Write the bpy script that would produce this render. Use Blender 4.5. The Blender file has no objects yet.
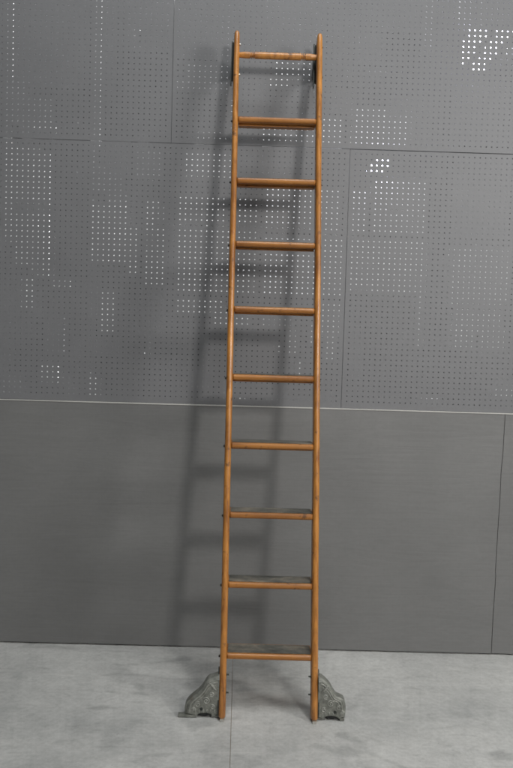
import bpy, bmesh, math, random
from mathutils import Vector, Matrix
random.seed(7)
S = bpy.context.scene
C = S.collection
# ---------------------------------------------------------------- camera
cam_d = bpy.data.cameras.new('camera'); cam = bpy.data.objects.new('camera', cam_d); C.objects.link(cam)
rt = Vector((0.99953429, -0.00869088, 0.02925183)); up = Vector((-0.02873035, 0.0550479, 0.99807029)); fw = Vector((0.01028436, 0.99844589, -0.05477258))
m = Matrix((rt, up, -fw)).transposed().to_4x4(); m.translation = Vector((0, 0, 1.4798))
cam.matrix_world = m
cam_d.sensor_fit = 'VERTICAL'; cam_d.sensor_height = 24.0; cam_d.lens = 24.0*720/768
cam_d.clip_start = .05; cam_d.clip_end = 200
S.camera = cam
# ---------------------------------------------------------------- world and lamps
w = bpy.data.worlds.new('World'); S.world = w; w.use_nodes = True
w.node_tree.nodes['Background'].inputs[0].default_value = (.95, .98, 1.0, 1)
w.node_tree.nodes['Background'].inputs[1].default_value = .075
def lamp(name, loc, target, sx, sy, power, col):
    d = bpy.data.lights.new(name, 'AREA'); d.shape = 'RECTANGLE'; d.size = sx; d.size_y = sy; d.energy = power; d.color = col
    o = bpy.data.objects.new(name, d); C.objects.link(o); o.location = loc
    o.rotation_euler = (Vector(target)-Vector(loc)).to_track_quat('-Z', 'Y').to_euler()
    return o
lamp('key_lamp', (2.05, -1.9, 3.35), (.1, 3.1, 1.3), .52, .52, 93, (1, .97, .93))
lamp('side_lamp', (3.6, 0.5, 3.05), (.1, 3.1, 1.2), .95, .95, 84, (1, .98, .95))
lamp('floor_fill', (0.6, 0.9, 7.0), (.3, 1.7, 0), 2.4, 2.2, 185, (.97, 1, 1))  # added fill for floor brightness, set high to spare the upper wall
lamp('back_room_lamp', (0.2, 3.72, 7.4), (0.2, 4.1, 2.0), 4.5, .35, 5600, (.96, .98, 1))
S.cycles.filter_width = 1.75
S.view_settings.view_transform = 'Standard'; S.view_settings.look = 'None'; S.view_settings.exposure = 0; S.view_settings.gamma = 1

WALL = 3.4346      # front face of the pegboard
SEAM = 1.1845      # where plywood meets pegboard
# ---------------------------------------------------------------- materials
def mat(name, col=(.5, .5, .5), rough=.5, metal=0.0):
    M = bpy.data.materials.new(name); M.use_nodes = True
    b = M.node_tree.nodes['Principled BSDF']
    b.inputs['Base Color'].default_value = (*col, 1); b.inputs['Roughness'].default_value = rough; b.inputs['Metallic'].default_value = metal
    return M, M.node_tree, b
def nd(t, kind, **kw):
    n = t.nodes.new(kind)
    for k, v in kw.items():
        if k in n.inputs: n.inputs[k].default_value = v
        else: setattr(n, k, v)
    return n
def noise(t, scale, detail=5, rough=.55, stretch=(1, 1, 1), rot=(0, 0, 0), dist=0):
    tc = nd(t, 'ShaderNodeTexCoord'); mp = nd(t, 'ShaderNodeMapping'); mp.inputs['Scale'].default_value = stretch; mp.inputs['Rotation'].default_value = rot
    t.links.new(tc.outputs['Object'], mp.inputs['Vector'])
    n = nd(t, 'ShaderNodeTexNoise', Scale=scale, Detail=detail, Roughness=rough, Distortion=dist)
    t.links.new(mp.outputs[0], n.inputs['Vector']); return n.outputs['Fac']
def ramp(t, fac, stops):
    r = nd(t, 'ShaderNodeValToRGB'); t.links.new(fac, r.inputs[0]); e = r.color_ramp.elements
    while len(e) < len(stops): e.new(.5)
    for el, (p, c) in zip(e, stops):
        el.position = p; el.color = (*c, 1) if len(c) == 3 else c
    return r.outputs[0]
def mix(t, a, b, fac, mode='MIX'):
    n = nd(t, 'ShaderNodeMixRGB', blend_type=mode)
    for i, v in ((0, fac), (1, a), (2, b)):
        if isinstance(v, (int, float)): n.inputs[i].default_value = v
        elif isinstance(v, tuple): n.inputs[i].default_value = (*v, 1)
        else: t.links.new(v, n.inputs[i])
    return n.outputs[0]
def bump(t, b, h, strength, dist=.002):
    n = nd(t, 'ShaderNodeBump', Strength=strength, Distance=dist); t.links.new(h, n.inputs['Height']); t.links.new(n.outputs[0], b.inputs['Normal'])
G = lambda v: (v, v, v)

def m_wood(name, light, dark, along, rough=.34):
    M, t, b = mat(name, light, rough)
    st = {'z': (60, 60, 1.6), 'x': (1.6, 60, 60)}[along]
    g = noise(t, 1.0, 6, .6, st, dist=.4)
    c = ramp(t, g, [(.3, dark), (.52, light), (.75, tuple(min(1, v*1.25) for v in light))])
    big = noise(t, 3.4, 5, .6)
    c = mix(t, c, ramp(t, big, [(.34, (.55, .46, .40)), (.5, (.9, .86, .82)), (.66, (1.12, 1.1, 1.05))]), .8, 'MULTIPLY')
    wear = noise(t, 26, 5, .7)
    c = mix(t, c, (.055, .022, .008), ramp(t, wear, [(.60, G(0)), (.68, G(.75))]))
    t.links.new(c, b.inputs['Base Color'])
    t.links.new(ramp(t, wear, [(.3, G(rough-.06)), (.8, G(rough+.25))]), b.inputs['Roughness'])
    bump(t, b, g, .12, .001)
    return M
def coat(M, v):
    M.node_tree.nodes['Principled BSDF'].inputs['Coat Weight'].default_value = v
    M.node_tree.nodes['Principled BSDF'].inputs['Coat Roughness'].default_value = .22
    return M
W_RAIL = m_wood('varnished_wood', (.49, .212, .045), (.26, .092, .017), 'z')
W_TREAD = m_wood('tread_wood', (.40, .165, .030), (.22, .074, .012), 'x', .4)
coat(W_RAIL, .35); coat(W_TREAD, .2)

def m_paint(name, base, contrast, grain):
    M, t, b = mat(name, base, .55)
    big = noise(t, 1.3, 4, .55)
    c = ramp(t, big, [(.3, tuple(v*(1-contrast) for v in base)), (.7, tuple(v*(1+contrast) for v in base))])
    sm = noise(t, 60, 4, .7)
    c = mix(t, c, ramp(t, sm, [(.3, G(.93)), (.7, G(1.0))]), 1.0, 'MULTIPLY')
    if grain:
        g = noise(t, 1.0, 4, .55, (1.3, 1, 17), dist=2.4)
        c = mix(t, c, ramp(t, g, [(.38, G(.94)), (.47, G(1.0)), (.53, G(.95)), (.66, G(1.0))]), 1.0, 'MULTIPLY')
        sc = noise(t, 9, 6, .75, (1, 1, .35))
        c = mix(t, c, tuple(v*1.5 for v in base), ramp(t, sc, [(.70, G(0)), (.78, G(.35))]))
        bump(t, b, g, .35, .002)
    else:
        bump(t, b, sm, .25, .0012)
    t.links.new(c, b.inputs['Base Color'])
    t.links.new(ramp(t, big, [(.3, G(.42)), (.7, G(.6))]), b.inputs['Roughness'])
    return M
PEG = m_paint('grey_peg_paint', (.188, .190, .198), .07, False)
PLY = m_paint('grey_plywood_paint', (.194, .194, .192), .11, True)
EDGE_LIGHT, _, _ = mat('pale_edge_light', (.60, .59, .56), .45)  # pale colour stands in for the plywood's bare top edge catching light

def m_floor():
    M, t, b = mat('concrete', (.45, .45, .43), .5)
    a = noise(t, 1.7, 7, .62)
    c = ramp(t, a, [(.28, (.32, .325, .32)), (.45, (.46, .462, .45)), (.56, (.51, .51, .495)), (.75, (.60, .60, .58))])
    f = noise(t, 14, 8, .72)
    c = mix(t, c, ramp(t, f, [(.3, G(.84)), (.6, G(1.06))]), .9, 'MULTIPLY')
    # rubbed dark strokes, each with a shape of its own
    s = noise(t, 1.9, 5, .5, (1, 2.7, 1), (0, 0, .75), 1.8)
    c = mix(t, c, (.20, .203, .20), ramp(t, s, [(.57, G(0)), (.68, G(.42))]))
    s3 = noise(t, 5.5, 7, .68, (1, 2.2, 1), (0, 0, .5), 2.2)
    c = mix(t, c, (.25, .25, .245), ramp(t, s3, [(.58, G(0)), (.66, G(.33))]))
    s2 = noise(t, 3.3, 6, .6, (1, 3.5, 1), (0, 0, -.5), .9)
    c = mix(t, c, (.62, .615, .59), ramp(t, s2, [(.58, G(0)), (.72, G(.5))]))
    ff = noise(t, 55, 6, .75)
    c = mix(t, c, ramp(t, ff, [(.35, G(.84)), (.6, G(1.05))]), .8, 'MULTIPLY')
    sp = noise(t, 90, 3, .6)
    c = mix(t, c, (.14, .135, .125), ramp(t, sp, [(.70, G(0)), (.76, G(.6))]))
    t.links.new(c, b.inputs['Base Color'])
    t.links.new(ramp(t, a, [(.3, G(.42)), (.7, G(.62))]), b.inputs['Roughness'])
    bump(t, b, f, .25, .003)
    return M
FLOOR = m_floor()
def m_iron(name, c0, c1, rough, metal=.35):
    M, t, b = mat(name, c0, rough, metal)
    n = noise(t, 45, 6, .7)
    c = ramp(t, n, [(.32, c0), (.6, c1), (.78, tuple(v*1.35 for v in c1))])
    rst = noise(t, 18, 5, .6)
    c = mix(t, c, (.17, .085, .04), ramp(t, rst, [(.64, G(0)), (.74, G(.45))]))
    t.links.new(c, b.inputs['Base Color']); bump(t, b, n, .4, .002)
    return M
IRON = m_iron('cast_iron', (.13, .135, .12), (.27, .275, .245), .55)
RUBBED = m_iron('rubbed_iron', (.24, .245, .22), (.40, .405, .37), .45)
DARK_IRON = m_iron('dark_iron', (.025, .03, .027), (.06, .065, .058), .5)
NICKEL, _, _ = mat('worn_nickel', (.62, .60, .55), .3, .9)
RUBBER = None
def m_mat():
    M, t, b = mat('ribbed_tread_cover', (.07, .08, .075), .6)
    a = noise(t, 7, 6, .65, (1, 2.5, 1))
    c = ramp(t, a, [(.33, (.045, .047, .042)), (.5, (.115, .112, .096)), (.68, (.27, .235, .185))])
    e = noise(t, 70, 4, .7)
    c = mix(t, c, ramp(t, e, [(.3, G(.7)), (.7, G(1.1))]), .8, 'MULTIPLY')
    t.links.new(c, b.inputs['Base Color']); bump(t, b, e, .4, .001)
    return M
MAT = m_mat()
BLACK, _, _ = mat('black_rubber', (.02, .02, .02), .6)

# ---------------------------------------------------------------- mesh helpers
def link(name, bm, M, parent=None, origin=(0, 0, 0), smooth=False):
    me = bpy.data.meshes.new(name); bmesh.ops.recalc_face_normals(bm, faces=bm.faces); bm.to_mesh(me); bm.free()
    if smooth:
        for p in me.polygons: p.use_smooth = True
    me.materials.append(M)
    o = bpy.data.objects.new(name, me); C.objects.link(o)
    if parent: o.parent = parent
    return o
def tag(o, label=None, cat=None, kind=None):
    if label: o['label'] = label
    if cat: o['category'] = cat
    if kind: o['kind'] = kind
    return o
def box(bm, x0, x1, y0, y1, z0, z1):
    vs = [bm.verts.new((x, y, z)) for z in (z0, z1) for y in (y0, y1) for x in (x0, x1)]
    for f in ((0, 1, 3, 2), (4, 6, 7, 5), (0, 4, 5, 1), (2, 3, 7, 6), (0, 2, 6, 4), (1, 5, 7, 3)):
        bm.faces.new([vs[i] for i in f])
def bevel(bm, w, seg=2, ang=30):
    es = [e for e in bm.edges if len(e.link_faces) == 2 and e.calc_face_angle(0) > math.radians(ang)]
    bmesh.ops.bevel(bm, geom=es, offset=w, segments=seg, profile=.5, affect='EDGES')
def loft(bm, rings, cap=True, closed=True):
    R = [[bm.verts.new(p) for p in r] for r in rings]
    n = len(R[0])
    for a, b in zip(R, R[1:]):
        for i in range(n if closed else n-1):
            bm.faces.new((a[i], a[(i+1) % n], b[(i+1) % n], b[i]))
    if cap: bm.faces.new(R[0][::-1]); bm.faces.new(R[-1])
def lathe_x(bm, prof, cy, cz, seg=20):   # prof: list of (x, r), axis along x
    loft(bm, [[(x, cy+r*math.cos(2*math.pi*i/seg), cz+r*math.sin(2*math.pi*i/seg)) for i in range(seg)] for x, r in prof])
def lathe_y(bm, prof, cx, cz, seg=24):
    loft(bm, [[(cx+r*math.cos(2*math.pi*i/seg), y, cz+r*math.sin(2*math.pi*i/seg)) for i in range(seg)] for y, r in prof])
def tube(bm, pts, r, seg=6):
    pts = [Vector(p) for p in pts]; rings = []
    for i, p in enumerate(pts):
        d = (pts[min(i+1, len(pts)-1)]-pts[max(i-1, 0)]).normalized()
        a = d.orthogonal().normalized() if abs(d.y) > .9 else d.cross(Vector((0, 1, 0))).normalized()
        b = d.cross(a)
        rings.append([p+a*r*math.cos(2*math.pi*k/seg)+b*r*math.sin(2*math.pi*k/seg) for k in range(seg)])
    loft(bm, rings)
def catmull(P, n=6):
    out = []
    for i in range(len(P)-1):
        p0, p1, p2, p3 = P[max(i-1, 0)], P[i], P[i+1], P[min(i+2, len(P)-1)]
        for k in range(n):
            t = k/n
            out.append(tuple(.5*((2*b)+(-a+c)*t+(2*a-5*b+4*c-d)*t*t+(-a+3*b-3*c+d)*t**3) for a, b, c, d in zip(p0, p1, p2, p3)))
    return out+[P[-1]]

# ---------------------------------------------------------------- the setting: floor and what lies behind the boards
bm = bmesh.new()
JX = -.034   # saw-cut control joint running toward the camera
def quad(bm, x0, x1, y0, y1, z): bm.faces.new([bm.verts.new(v) for v in ((x0, y0, z), (x1, y0, z), (x1, y1, z), (x0, y1, z))])
jl = [(-.034-.0119*(3-y)*-1+.0, y) for y in (-8, 9)]
def jx(y): return -.0386 - (3.279-y)*-.0119
w_ = .0009
for s in (-1, 1):
    a = [(jx(-8)+s*w_, -8, 0), (jx(9)+s*w_, 9, 0), (s*15, 9, 0), (s*15, -8, 0)]
    bm.faces.new([bm.verts.new(v) for v in (a if s > 0 else a[::-1])])
    b_ = [(jx(-8)+s*w_, -8, 0), (jx(9)+s*w_, 9, 0), (jx(9)+s*w_, 9, -.008), (jx(-8)+s*w_, -8, -.008)]
    bm.faces.new([bm.verts.new(v) for v in b_])
link('floor', bm, FLOOR)['kind'] = 'structure'
bm = bmesh.new(); quad(bm, -15, 15, -8, 9, -.0075)
GROUT, _, _ = mat('joint_dirt', (.30, .22, .14), .9)
link('ground', bm, GROUT)['kind'] = 'structure'

PATCHES = {
    'grey': [(-1.157, 3.098, 0.432, 0.501), (-0.831, 3.069, 0.085, 0.581), (-0.6, 3.209, 0.267, 0.283), (-0.309, 3.192, 0.283, 0.34), (0.188, 3.235, 0.326, 0.281), (0.618, 3.103, 0.157, 0.131), (0.788, 3.295, 0.265, 0.195), (0.842, 2.735, 0.248, 0.246), (1.253, 2.78, 0.339, 0.324), (0.185, 2.821, 0.35, 0.185), (-0.458, 1.979, 0.09, 0.305), (-0.199, 2.121, 0.443, 0.067), (0.825, 2.406, 0.249, 0.074), (0.837, 2.104, 0.246, 0.068), (1.266, 2.437, 0.339, 0.159), (1.282, 2.087, 0.334, 0.075), (0.798, 1.346, 0.101, 0.318), (-0.989, 1.475, 0.154, 0.687), (-0.683, 1.456, 0.151, 0.622), (1.348, 1.347, 0.128, 0.3), (-1.332, 2.195, 0.154, 0.094), (-0.766, 2.481, 0.151, 0.212), (1.305, 3.335, 0.171, 0.125)],
    'pale': [(-1.355, 2.933, 0.049, 0.845), (-0.879, 2.948, 0.048, 0.823), (-0.88, 1.871, 0.04, 1.484), (-1.315, 2.767, 0.133, 0.228), (-1.192, 2.672, 0.161, 0.23), (0.917, 3.251, 0.068, 0.286), (-0.266, 2.917, 0.234, 0.151), (-0.292, 2.879, 0.292, 0.069), (-0.239, 2.614, 0.212, 0.068), (0.833, 2.696, 0.047, 0.174), (-0.859, 2.406, 0.081, 0.069), (-0.808, 2.335, 0.183, 0.108), (-0.747, 2.242, 0.125, 0.113), (-0.59, 2.45, 0.154, 0.141), (-0.529, 2.173, 0.096, 0.089), (0.112, 2.474, 0.17, 0.09), (1.249, 2.241, 0.293, 0.272), (-1.335, 1.616, 0.081, 0.385), (-1.352, 1.306, 0.041, 0.282), (-1.217, 1.576, 0.04, 0.154), (-1.096, 1.618, 0.04, 0.198), (-0.804, 1.447, 0.18, 0.078), (-1.058, 1.254, 0.165, 0.062), (-0.534, 1.64, 0.094, 0.258), (-0.556, 1.532, 0.144, 0.055), (-0.252, 1.399, 0.039, 0.256), (0.101, 1.479, 0.083, 0.065), (0.589, 1.457, 0.044, 0.27), (0.9, 1.53, 0.13, 0.067), (1.123, 1.528, 0.154, 0.051), (1.252, 1.463, 0.092, 0.057), (0.217, 1.162, 0.26, 0.038), (0.843, 1.149, 0.186, 0.045), (1.238, 1.152, 0.3, 0.04), (-1.197, 2.201, 0.134, 0.081), (1.122, 3.32, 0.075, 0.123)],
    'white': [(0.191, 2.973, 0.228, 0.104), (0.12, 2.91, 0.128, 0.063), (0.414, 2.653, 0.132, 0.131), (0.614, 2.681, 0.179, 0.177), (0.754, 2.664, 0.139, 0.132), (-1.269, 2.362, 0.205, 0.302), (-1.179, 2.354, 0.105, 0.277), (-1.335, 2.188, 0.059, 0.093), (-1.236, 2.086, 0.232, 0.166), (-1.213, 1.97, 0.196, 0.171), (-1.168, 1.868, 0.115, 0.079), (-0.791, 2.053, 0.208, 0.312), (-0.266, 2.455, 0.254, 0.117), (-0.282, 2.201, 0.273, 0.149), (-0.047, 2.209, 0.128, 0.149), (-0.661, 1.968, 0.056, 0.249), (-0.541, 1.958, 0.111, 0.275), (-0.199, 1.963, 0.447, 0.262), (0.423, 2.218, 0.118, 0.249), (0.434, 1.908, 0.105, 0.312), (0.577, 2.222, 0.096, 0.25), (0.588, 1.927, 0.095, 0.287), (0.795, 2.313, 0.296, 0.147), (0.692, 2.221, 0.073, 0.061), (0.886, 2.227, 0.114, 0.073), (0.801, 2.167, 0.294, 0.101), (0.808, 1.922, 0.298, 0.3), (1.251, 1.898, 0.306, 0.32), (-1.226, 1.719, 0.069, 0.17), (-0.789, 1.626, 0.095, 0.227), (-0.864, 1.21, 0.062, 0.139), (-0.538, 1.806, 0.111, 0.055), (-0.197, 1.802, 0.451, 0.082), (-0.332, 1.691, 0.176, 0.087), (-0.2, 1.682, 0.121, 0.06), (-0.113, 1.621, 0.203, 0.076), (0.152, 1.599, 0.181, 0.06), (0.233, 1.51, 0.071, 0.152), (0.436, 1.629, 0.099, 0.191), (0.435, 1.48, 0.044, 0.136), (0.589, 1.804, 0.089, 0.005), (0.93, 1.649, 0.051, 0.306), (1.257, 1.64, 0.281, 0.136), (1.175, 1.544, 0.103, 0.09), (1.334, 1.534, 0.133, 0.12)],
    'bright': [(0.19, 2.627, 0.312, 0.079), (0.189, 2.228, 0.288, 0.214), (0.205, 1.908, 0.307, 0.304)],
}

ALB = {'grey': ((.075, .075, .075), 4.02), 'pale': ((.24, .24, .235), 4.0), 'white': ((.80, .80, .78), 3.98), 'bright': ((.92, .92, .92), 3.96)}  # patch tones stand in for how brightly light shows through the holes
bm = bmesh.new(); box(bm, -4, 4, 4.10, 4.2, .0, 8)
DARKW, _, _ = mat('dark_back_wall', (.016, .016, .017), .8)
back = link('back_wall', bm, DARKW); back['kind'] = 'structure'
for i in range(95):      # small made-up patches, toned to give faint light dots in the holes
    k = random.choice(['grey', 'pale', 'pale', 'white']); q_ = random.choice([1, 1, 2, 3])
    PATCHES[k].append((random.uniform(-1.4, 1.5), random.choice([random.uniform(1.1, 1.75), random.uniform(1.1, 3.2)]), .028*random.choice([1, 1, 2, 4]), .028*random.choice([1, 2, 4, 7])))
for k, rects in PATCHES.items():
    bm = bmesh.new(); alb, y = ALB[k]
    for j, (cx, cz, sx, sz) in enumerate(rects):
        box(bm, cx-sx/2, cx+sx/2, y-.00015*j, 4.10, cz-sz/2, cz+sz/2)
    M, t, b = mat(k+'_brightness_tone', alb, .8)
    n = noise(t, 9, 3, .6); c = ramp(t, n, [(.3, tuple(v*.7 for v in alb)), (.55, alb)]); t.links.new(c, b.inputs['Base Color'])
    o = link(k+'_brightness_patches', bm, M); o['kind'] = 'structure'
bm = bmesh.new(); box(bm, -4, 4, WALL+.03, WALL+.10, 3.60, 8)  # unseen walls added to keep the back lamp's light off the front
box(bm, 1.84, 4, WALL+.03, WALL+.10, SEAM, 3.60); box(bm, -4, -1.74, WALL+.03, WALL+.10, SEAM, 3.60)
box(bm, 2.4, 4, WALL+.03, WALL+.10, 0.002, SEAM); box(bm, -4, -2.9, WALL+.03, WALL+.10, 0.002, SEAM)
box(bm, 4, 4.1, WALL+.03, 4.2, 0.002, 8); box(bm, -4.1, -4, WALL+.03, 4.2, 0.002, 8)
link('light_block_wall', bm, PLY)['kind'] = 'structure'

def lit(name, poly, label):
    bm = bmesh.new()
    loft(bm, [[(x, 3.9, z) for x, z in poly], [(x, 3.93, z) for x, z in poly]])
    M = bpy.data.materials.new('lit_diffuser'); M.use_nodes = True; t = M.node_tree; t.nodes.clear()
    e = nd(t, 'ShaderNodeEmission', Color=(.80, .80, 1.0, 1), Strength=30.0); o = nd(t, 'ShaderNodeOutputMaterial'); t.links.new(e.outputs[0], o.inputs[0])
    return tag(link(name, bm, M), label, 'lamp')
bm = bmesh.new(); box(bm, -4, 4, WALL+.03, WALL+.06, .0003, SEAM)
link('wall_base', bm, DARKW)['kind'] = 'structure'
lit('ceiling_lamp', [(1.073, 2.987), (1.068, 3.096), (1.096, 3.138), (1.12, 3.188), (1.229, 3.189), (1.222, 3.163), (1.202, 3.136), (1.161, 3.109), (1.155, 3.073), (1.137, 3.051), (1.117, 3.025), (1.1, 2.988)], 'bright white lamp behind the upper right pegboard, left one of the slanting pair')
lit('ceiling_lamp', [(1.136, 2.963), (1.134, 3.005), (1.157, 3.031), (1.182, 3.063), (1.207, 3.095), (1.235, 3.117), (1.239, 3.148), (1.265, 3.164), (1.263, 3.195), (1.359, 3.198), (1.35, 3.162), (1.314, 3.13), (1.279, 3.098), (1.269, 3.066), (1.244, 3.034), (1.22, 2.992), (1.189, 2.965)], 'bright white lamp behind the upper right pegboard, right one of the slanting pair')
lit('small_lamp', [(.592, 2.407), (.602, 2.449), (.632, 2.482), (.729, 2.49), (.719, 2.453), (.678, 2.409)], 'small bright lamp glowing through the pegboard holes just under the horizontal joint')

# ---------------------------------------------------------------- pegboards
PITCH = .02557; X0 = -1.1666; Z0 = SEAM+.4*.0254; R_H = .0029; TH = .0045
def pegboard(x0, x1, z0, z1, label, dy=0):
    """a sheet with real drilled holes (every hole an octagon with its own wall)"""
    V = []; F = []
    def v(x, z, y): V.append((x, y, z)); return len(V)-1
    yf, yb = WALL+dy, WALL+dy+TH
    def q(x_0, x_1, z_0, z_1):
        if x_1-x_0 < 1e-5 or z_1-z_0 < 1e-5: return
        F.append((v(x_0, z_0, yf), v(x_1, z_0, yf), v(x_1, z_1, yf), v(x_0, z_1, yf)))
        F.append((v(x_0, z_1, yb), v(x_1, z_1, yb), v(x_1, z_0, yb), v(x_0, z_0, yb)))
    i0 = math.ceil((x0+PITCH*.42-X0)/PITCH); i1 = math.floor((x1-PITCH*.42-X0)/PITCH)
    k0 = math.ceil((z0+.0254*.38-Z0)/.0254-1e-6); k1 = math.floor((z1-.0254*.38-Z0)/.0254)
    gx0 = X0+(i0-.5)*PITCH; gx1 = X0+(i1+.5)*PITCH; gz0 = Z0+(k0-.5)*.0254; gz1 = Z0+(k1+.5)*.0254
    gx0 = max(gx0, x0); gx1 = min(gx1, x1); gz0 = max(gz0, z0); gz1 = min(gz1, z1)
    q(x0, gx0, z0, z1); q(gx1, x1, z0, z1); q(gx0, gx1, z0, gz0); q(gx0, gx1, gz1, z1)
    for i in range(i0, i1+1):
        cx = X0+i*PITCH
        a0, a1 = max(cx-PITCH/2, gx0), min(cx+PITCH/2, gx1)
        for k in range(k0, k1+1):
            cz = Z0+k*.0254
            b0, b1 = max(cz-.0127, gz0), min(cz+.0127, gz1)
            out = [(a1, cz), (a1, b1), (cx, b1), (a0, b1), (a0, cz), (a0, b0), (cx, b0), (a1, b0)]
            r = R_H*random.uniform(.93, 1.05)
            inn = [(cx+r*math.cos(j*math.pi/4), cz+r*math.sin(j*math.pi/4)) for j in range(8)]
            O = [v(x, z, yf) for x, z in out]; I = [v(x, z, yf) for x, z in inn]; B = [v(x, z, yb) for x, z in inn]; P = [v(x, z, yb) for x, z in out]
            for j in range(8):
                n = (j+1) % 8
                F.append((O[j], I[j], I[n], O[n])); F.append((I[j], B[j], B[n], I[n])); F.append((B[j], P[j], P[n], B[n]))
    me = bpy.data.meshes.new('pegboard_sheet'); me.from_pydata(V, [], F); me.materials.append(PEG)
    o = bpy.data.objects.new('pegboard_sheet', me); C.objects.link(o)
    bm = bmesh.new(); 
    return tag(o, label, 'pegboard')
HJ = 2.410
pegboard(-1.75, .4425, SEAM+.002, HJ-.0012, 'grey perforated board directly above the plywood, on the left behind the ladder')
pegboard(.4448, 1.85, SEAM+.002, HJ-.0020, 'grey perforated board directly above the plywood, right of the vertical joint', .0016)
pegboard(-1.75, -.3990, HJ+.0016, 3.62, 'grey perforated board at the top left corner, left of the ladder top', .0012)
pegboard(-.3968, 1.85, HJ+.0010, 3.62, 'grey perforated board at the top, behind the ladder top and the bright lamp spots', 0)

# ---------------------------------------------------------------- plywood below
def plywood(poly, label, dy):
    bm = bmesh.new()
    loft(bm, [[(x, WALL+dy-.006, z) for x, z in poly], [(x, WALL+dy+.010, z) for x, z in poly]])
    bevel(bm, .0012, 1)
    o = link('plywood_sheet', bm, PLY); return tag(o, label, 'plywood')
edge = [(1.2185, .007), (1.2188, .20), (1.2225, .40), (1.2195, .405), (1.2215, .60), (1.2245, .75), (1.2240, .9), (1.2285, 1.0), (1.2300, SEAM-.003)]
plywood([(-1.3, .007)]+[(-1.3, SEAM-.003)]+edge[::-1], 'wide grey painted plywood sheet standing on the floor behind the ladder foot', 0)
e2 = [(x+.0032, z) for x, z in edge]
plywood([(2.5, .007), (2.5, SEAM-.003)]+e2[::-1], 'narrow visible grey plywood sheet at the far right edge, beyond the crooked joint', .0012)
bm = bmesh.new(); box(bm, -3, -1.3032, WALL-.005, WALL+.01, .004, SEAM-.003)
link('wall', bm, PLY)['kind'] = 'structure'
bm = bmesh.new()  # added strip that draws the bright lip at the seam
n = 60
loft(bm, [[(x, WALL-.0085, SEAM-.0028+.0007*math.sin(x*3.1)), (x, WALL-.0085, SEAM+.0012+.0007*math.sin(x*2.3+1)), (x, WALL-.0004, SEAM+.0014+.0007*math.sin(x*2.3+1)), (x, WALL-.0004, SEAM-.0028+.0007*math.sin(x*3.1))] for x in [-3+5.5*i/n for i in range(n+1)]])
tag(link('edge_highlight', bm, EDGE_LIGHT), 'thin pale strip painted as the lit plywood edge along the seam below the perforated boards', 'painted_highlight')

# ---------------------------------------------------------------- the ladder
BASE = Vector((.113, 2.80, 0))
lad = bpy.data.objects.new('rolling_ladder', None); C.objects.link(lad); lad.location = BASE; lad.empty_display_size = .2
tag(lad, 'tall orange varnished wooden rolling ladder with nine treads leaning on the grey wall', 'ladder')
K = (3.285-2.746)/2.8745
def part(name, bm, M, parent=lad, smooth=False, label=None):
    bmesh.ops.translate(bm, verts=bm.verts, vec=-BASE)
    o = link(name, bm, M, parent, smooth=smooth)
    if label: o['label'] = label
    return o
def front(z): return 2.746+z*K                       # front face of the rails
def railx(side, z):
    t = z/2.8745
    return (-.069+(-.0988+.069)*t) if side < 0 else (.295+(.2707-.295)*t)
LD = Vector((0, K, 1)).normalized(); PD = Vector((0, 1, -K)).normalized()   # up the rail; through its depth
HW = .0135; DEP = .062
def section(hw, dep, inset=0):
    pts = []
    for i in range(9):                                # half-round front
        a = math.pi*i/8; pts.append((-(hw-inset)*math.cos(a), .013-(.013-inset)*math.sin(a)))
    pts += [(hw-inset, dep-.006-inset), (hw-.005-inset*.5, dep-inset), (-hw+.005+inset*.5, dep-inset), (-hw+inset, dep-.006-inset)]
    return pts
for side in (-1, 1):
    bm = bmesh.new(); rings = []
    top = 2.876
    for z, ins in [(.012, .003), (.016, 0)]+[(.016+i*(top-.06-.016)/40, 0) for i in range(1, 41)]+[(top-.02, .0004), (top-.008, .002), (top-.002, .0045), (top, .008)]:
        c = Vector((railx(side, z), front(z), z)); wob = .0004*math.sin(z*7+side)
        rings.append([c+Vector((u+wob, 0, 0))+PD*v for u, v in section(HW-.0012*(z/2.9), DEP, ins)])
    loft(bm, rings); part('rail', bm, W_RAIL, smooth=False)
    ra = C.objects[-1] if False else None
    bm = bmesh.new(); z = .0
    c = Vector((railx(side, 0), 2.746, 0))
    box(bm, c.x-.008, c.x+.008, c.y-.003, c.y+.05, .001, .0118); bevel(bm, .002, 1); part('foot_tip', bm, NICKEL)
for o in lad.children:
    if o.name.startswith('rail'):
        for p in o.data.polygons: p.use_smooth = True
        es = o.data
TZ = [.2388, .5095, .7824, 1.0617, 1.3413, 1.6274, 1.9092, 2.1886, 2.4652]
NH = .0118                                             # half height of a tread nose
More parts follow.
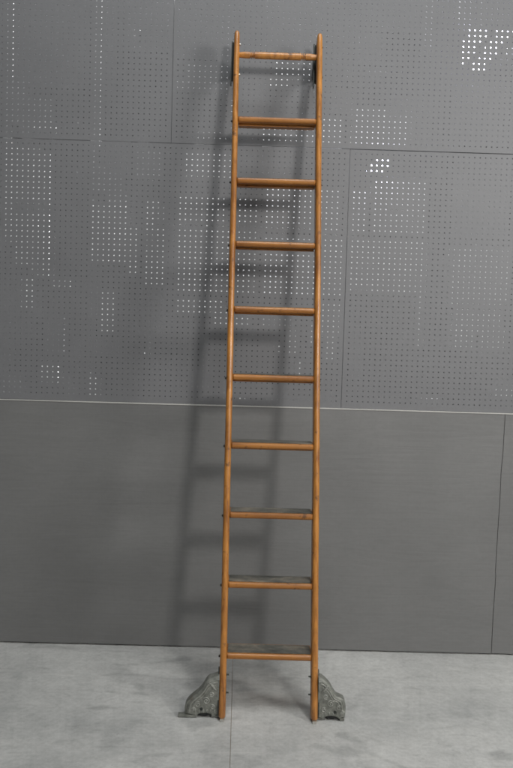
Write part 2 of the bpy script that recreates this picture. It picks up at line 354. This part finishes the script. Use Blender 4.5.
for n_, z in enumerate(TZ):
    xl = railx(-1, z)+HW-.0008; xr = railx(1, z)-HW+.0008
    fy = front(z)+.0035; d = .105
    # board, front edge rounded like the photograph's noses
    bm = bmesh.new(); prof = []
    for i in range(9):
        a = -math.pi/2+math.pi*i/8; prof.append((fy+.010-.010*math.cos(a), z+NH*math.sin(a)))
    prof += [(fy+d-.003, z+NH), (fy+d, z+NH-.003), (fy+d, z-NH+.004), (fy+d-.004, z-NH)]
    rings = []
    for x, sh in [(xl+.0005, .0), (xl+.0015, 0), (xr-.0015, 0), (xr-.0005, 0)]:
        rings.append([(x+.0, y, zz) for y, zz in prof])
    # clipped corners at both ends of the nose
    for r_, s_ in ((0, 1), (3, -1)):
        rings[r_] = [(p[0], p[1]+(.0045 if p[1] < fy+.009 else 0), p[2]) for p in rings[r_]]
    rings[1] = [(p[0]+.0045, p[1], p[2]) for p in rings[1]]; rings[2] = [(p[0]-.0045, p[1], p[2]) for p in rings[2]]
    loft(bm, rings)
    td = part('tread', bm, W_TREAD)
    bm = bmesh.new(); box(bm, xl+.004, xr-.004, fy+.0145, fy+d-.011, z+NH+.0002, z+NH+.0026)
    for r_ in range(0): pass
    bevel(bm, .0008, 1); part('tread_cover', bm, MAT, td)
    bm = bmesh.new(); box(bm, xl+.002, xr-.002, fy+.038, fy+.058, z-NH-.0075, z-NH-.0004)
    bevel(bm, .002, 1); part('cleat', bm, W_TREAD, td)
    for side, pr in ((-1, .0058), (1, .0022)):
        bm = bmesh.new(); x = railx(side, z)+side*HW
        prof = [(x-side*.001, .0052), (x+side*pr*.5, .0056), (x+side*pr*.85, .0044), (x+side*pr, .002)]
        lathe_x(bm, prof, front(z)+.026, z-.0065, 12); part('bolt', bm, DARK_IRON, smooth=True)
# turned top rung
z = 2.7687; xl = railx(-1, z)+HW-.002; xr = railx(1, z)-HW+.002; bm = bmesh.new()
r0 = .0148; prof = []
L = xr-xl
def rr(u):
    e = min(u, 1-u)
    for c in (.150, .172, .194):
        if abs(e-c) < .0052: return .0096
    if .145 < e < .20: return .0152
    if e < .145: return .0112+.0030*min(1, e/.08)
    return r0
N = 480
for i in range(N+1): prof.append((xl+L*i/N, rr(i/N)))
lathe_x(bm, prof, front(z)+.028, z, 24)
rg = part('top_rung', bm, W_RAIL)
for p in rg.data.polygons: p.use_smooth = len(p.vertices) == 4

# wheel brackets at the feet
PL = [(0, .170), (.014, .166), (.046, .153), (.066, .121), (.084, .099), (.104, .082), (.126, .059), (.135, .034), (.134, .012)]
PR = [(0, .172), (.016, .168), (.046, .140), (.060, .117), (.073, .099), (.092, .090), (.106, .080), (.112, .052), (.110, .012)]
for side, prof in ((-1, PL), (1, PR)):
    ox = railx(side, .05)+side*(HW+.0006); Y = 2.770
    P = catmull(prof, 5)
    lo = [(p, .012) for p in ()]
    cu = .058; ARCH = [(cu+.034*math.cos(a), .011+.011*math.sin(a)) for a in [math.pi*i/10 for i in range(11)]]
    outline = P+ARCH+[(.0, .012)]
    def ring(y, s, cc=(.030, .060)):
        return [(ox+side*(max(cc[0]+(u-cc[0])*s, 0) if u > 0 else 0), y, cc[1]+(zz-cc[1])*s if (u, zz) not in ARCH else zz) for u, zz in outline]
    bm = bmesh.new()
    loft(bm, [ring(Y+.050, .975), ring(Y+.047, 1.0), ring(Y+.013, 1.0), ring(Y+.009, .985), ring(Y+.0045, .90), ring(Y, .87)])
    br = part('wheel_bracket', bm, IRON)
    # cast ornament on the face: bead round the edge, scrolls and leaf strokes
    bm = bmesh.new(); yy = Y-.0002
    tube(bm, [(ox+side*(.030+(u-.030)*.80), yy, .060+(zz-.060)*.80) for u, zz in P[1:-1]], .0024)
    tube(bm, [(ox+side*(.030+(u-.030)*.66), yy, .060+(zz-.060)*.68) for u, zz in P[3:-4]], .0018)
    def spiral(cu_, cz_, r, turns, s, ph=0):
        pts = [(ox+side*(cu_+r*(1-k/34)*math.cos(ph+s*turns*6.283*k/30)), yy, cz_+r*(1-k/34)*math.sin(ph+s*turns*6.283*k/30)) for k in range(31)]
        tube(bm, pts, .0023)
    spiral(.050, .070, .0145, 1.7, 1, .5); spiral(.082, .055, .0115, 1.6, -1, 2.2); spiral(.030, .098, .0105, 1.5, -1, -1); spiral(.024, .045, .010, 1.5, 1, 1); spiral(.098, .035, .008, 1.4, 1, 0)
    for a in range(5):
        u0 = .018+.005*a; z0 = .120+.005*a
        tube(bm, [(ox+side*(u0*.6), yy, z0-.006), (ox+side*(u0*.8+.004), yy-.0006, z0), (ox+side*(u0*.8+.011), yy, z0+.001)], .0019)
    for a in range(6):
        u0 = .014+.015*a
        tube(bm, [(ox+side*u0, yy, .022), (ox+side*(u0+.003), yy-.0006, .030), (ox+side*(u0+.001), yy, .036)], .0017)
    part('relief', bm, RUBBED, br, smooth=True)
    bm = bmesh.new(); lathe_y(bm, [(Y-.0022, .003), (Y-.002, .0062), (Y+.002, .0066)], ox+side*.068, .037, 14)
    part('axle', bm, DARK_IRON, br)
    bm = bmesh.new(); lathe_y(bm, [(Y+.010, .012), (Y+.010, .030), (Y+.012, .0325), (Y+.030, .0325), (Y+.032, .030), (Y+.032, .012)], ox+side*cu, .0332, 28)
    part('wheel', bm, BLACK, br)
    # flat lip near the floor
    u1 = .160 if side < 0 else .106
    for a, b_, y0, y1 in ((.001, cu-.030, Y+.004, Y+.048), (cu+.030, u1, Y-.001, Y+.022)):
        bm = bmesh.new(); x0, x1 = sorted((ox+side*a, ox+side*b_))
        box(bm, x0, x1, y0, y1, .003, .0112)
        bevel(bm, .0016, 1); part('base_lip', bm, IRON, br)
    # flange up the rail and the bolts through it
    bm = bmesh.new(); rings = []
    for zz, wv in ((.016, .020), (.155, .020), (.178, .015), (.188, .008)):
        c = Vector((railx(side, zz)+side*HW, front(zz)+.030, zz)); x0 = c.x+side*.0002; x1 = c.x+side*.0052
        rings.append([(x0, c.y-wv, zz), (x1, c.y-wv, zz), (x1, c.y+wv, zz), (x0, c.y+wv, zz)])
    loft(bm, rings); bevel(bm, .001, 1); part('flange', bm, DARK_IRON, br)
    for zz in (.166, .099):
        bm = bmesh.new(); x = railx(side, zz)-side*HW
        lathe_x(bm, [(x+side*.001, .0075), (x-side*.0012, .0075), (x-side*.0013, .0032), (x-side*.0100, .0032), (x-side*.0105, .002)], front(zz)+.020, zz, 10)
        part('bolt', bm, DARK_IRON, br)
# guide brackets at the top: iron hooks from the back of each rail to the wall, with a roller
for side, off in ((-1, -.011), (1, -.009)):
    z0 = 2.66; back0 = front(z0)+DEP
    cx = railx(side, 2.75)+off
    bm = bmesh.new()
    prof = [(-.012, 2.640), (-.010, 2.845), (.008, 2.850), (.020, 2.800), (.050, 2.790), (.070, 2.746), (.078, 2.735), (.070, 2.705), (.045, 2.700), (.025, 2.690), (.014, 2.640)]
    for xo in (-.014, .0105):
        pts = [(front(zz)+DEP+.004+yy+.0*zz, zz) for yy, zz in prof]
        pts = [(min(y_, WALL-.010), z_) for y_, z_ in pts]
        loft(bm, [[(cx+xo, y_, z_) for y_, z_ in pts], [(cx+xo+.0042, y_, z_) for y_, z_ in pts]])
    zc = 2.745; box(bm, cx-.0095, cx+.0102, front(2.66)+DEP+.0165, front(2.66)+DEP+.022, 2.665, 2.835)
    gb = part('guide_bracket', bm, DARK_IRON)
    bm = bmesh.new(); lathe_x(bm, [(cx-.0092, .012), (cx-.0090, .033), (cx-.004, .030), (cx+.004, .030), (cx+.0090, .033), (cx+.0098, .012)], WALL-.0345, 2.742, 24)
    part('roller', bm, BLACK, gb)
    for zz in (2.822, 2.68):
        bm = bmesh.new()
        lathe_x(bm, [(railx(side, zz)+HW-.001, .0055), (railx(side, zz)+HW+.002, .0055), (railx(side, zz)+HW+.0045, .003)], front(zz)+.040, zz, 12)
        part('bolt', bm, NICKEL if side < 0 else DARK_IRON, gb)
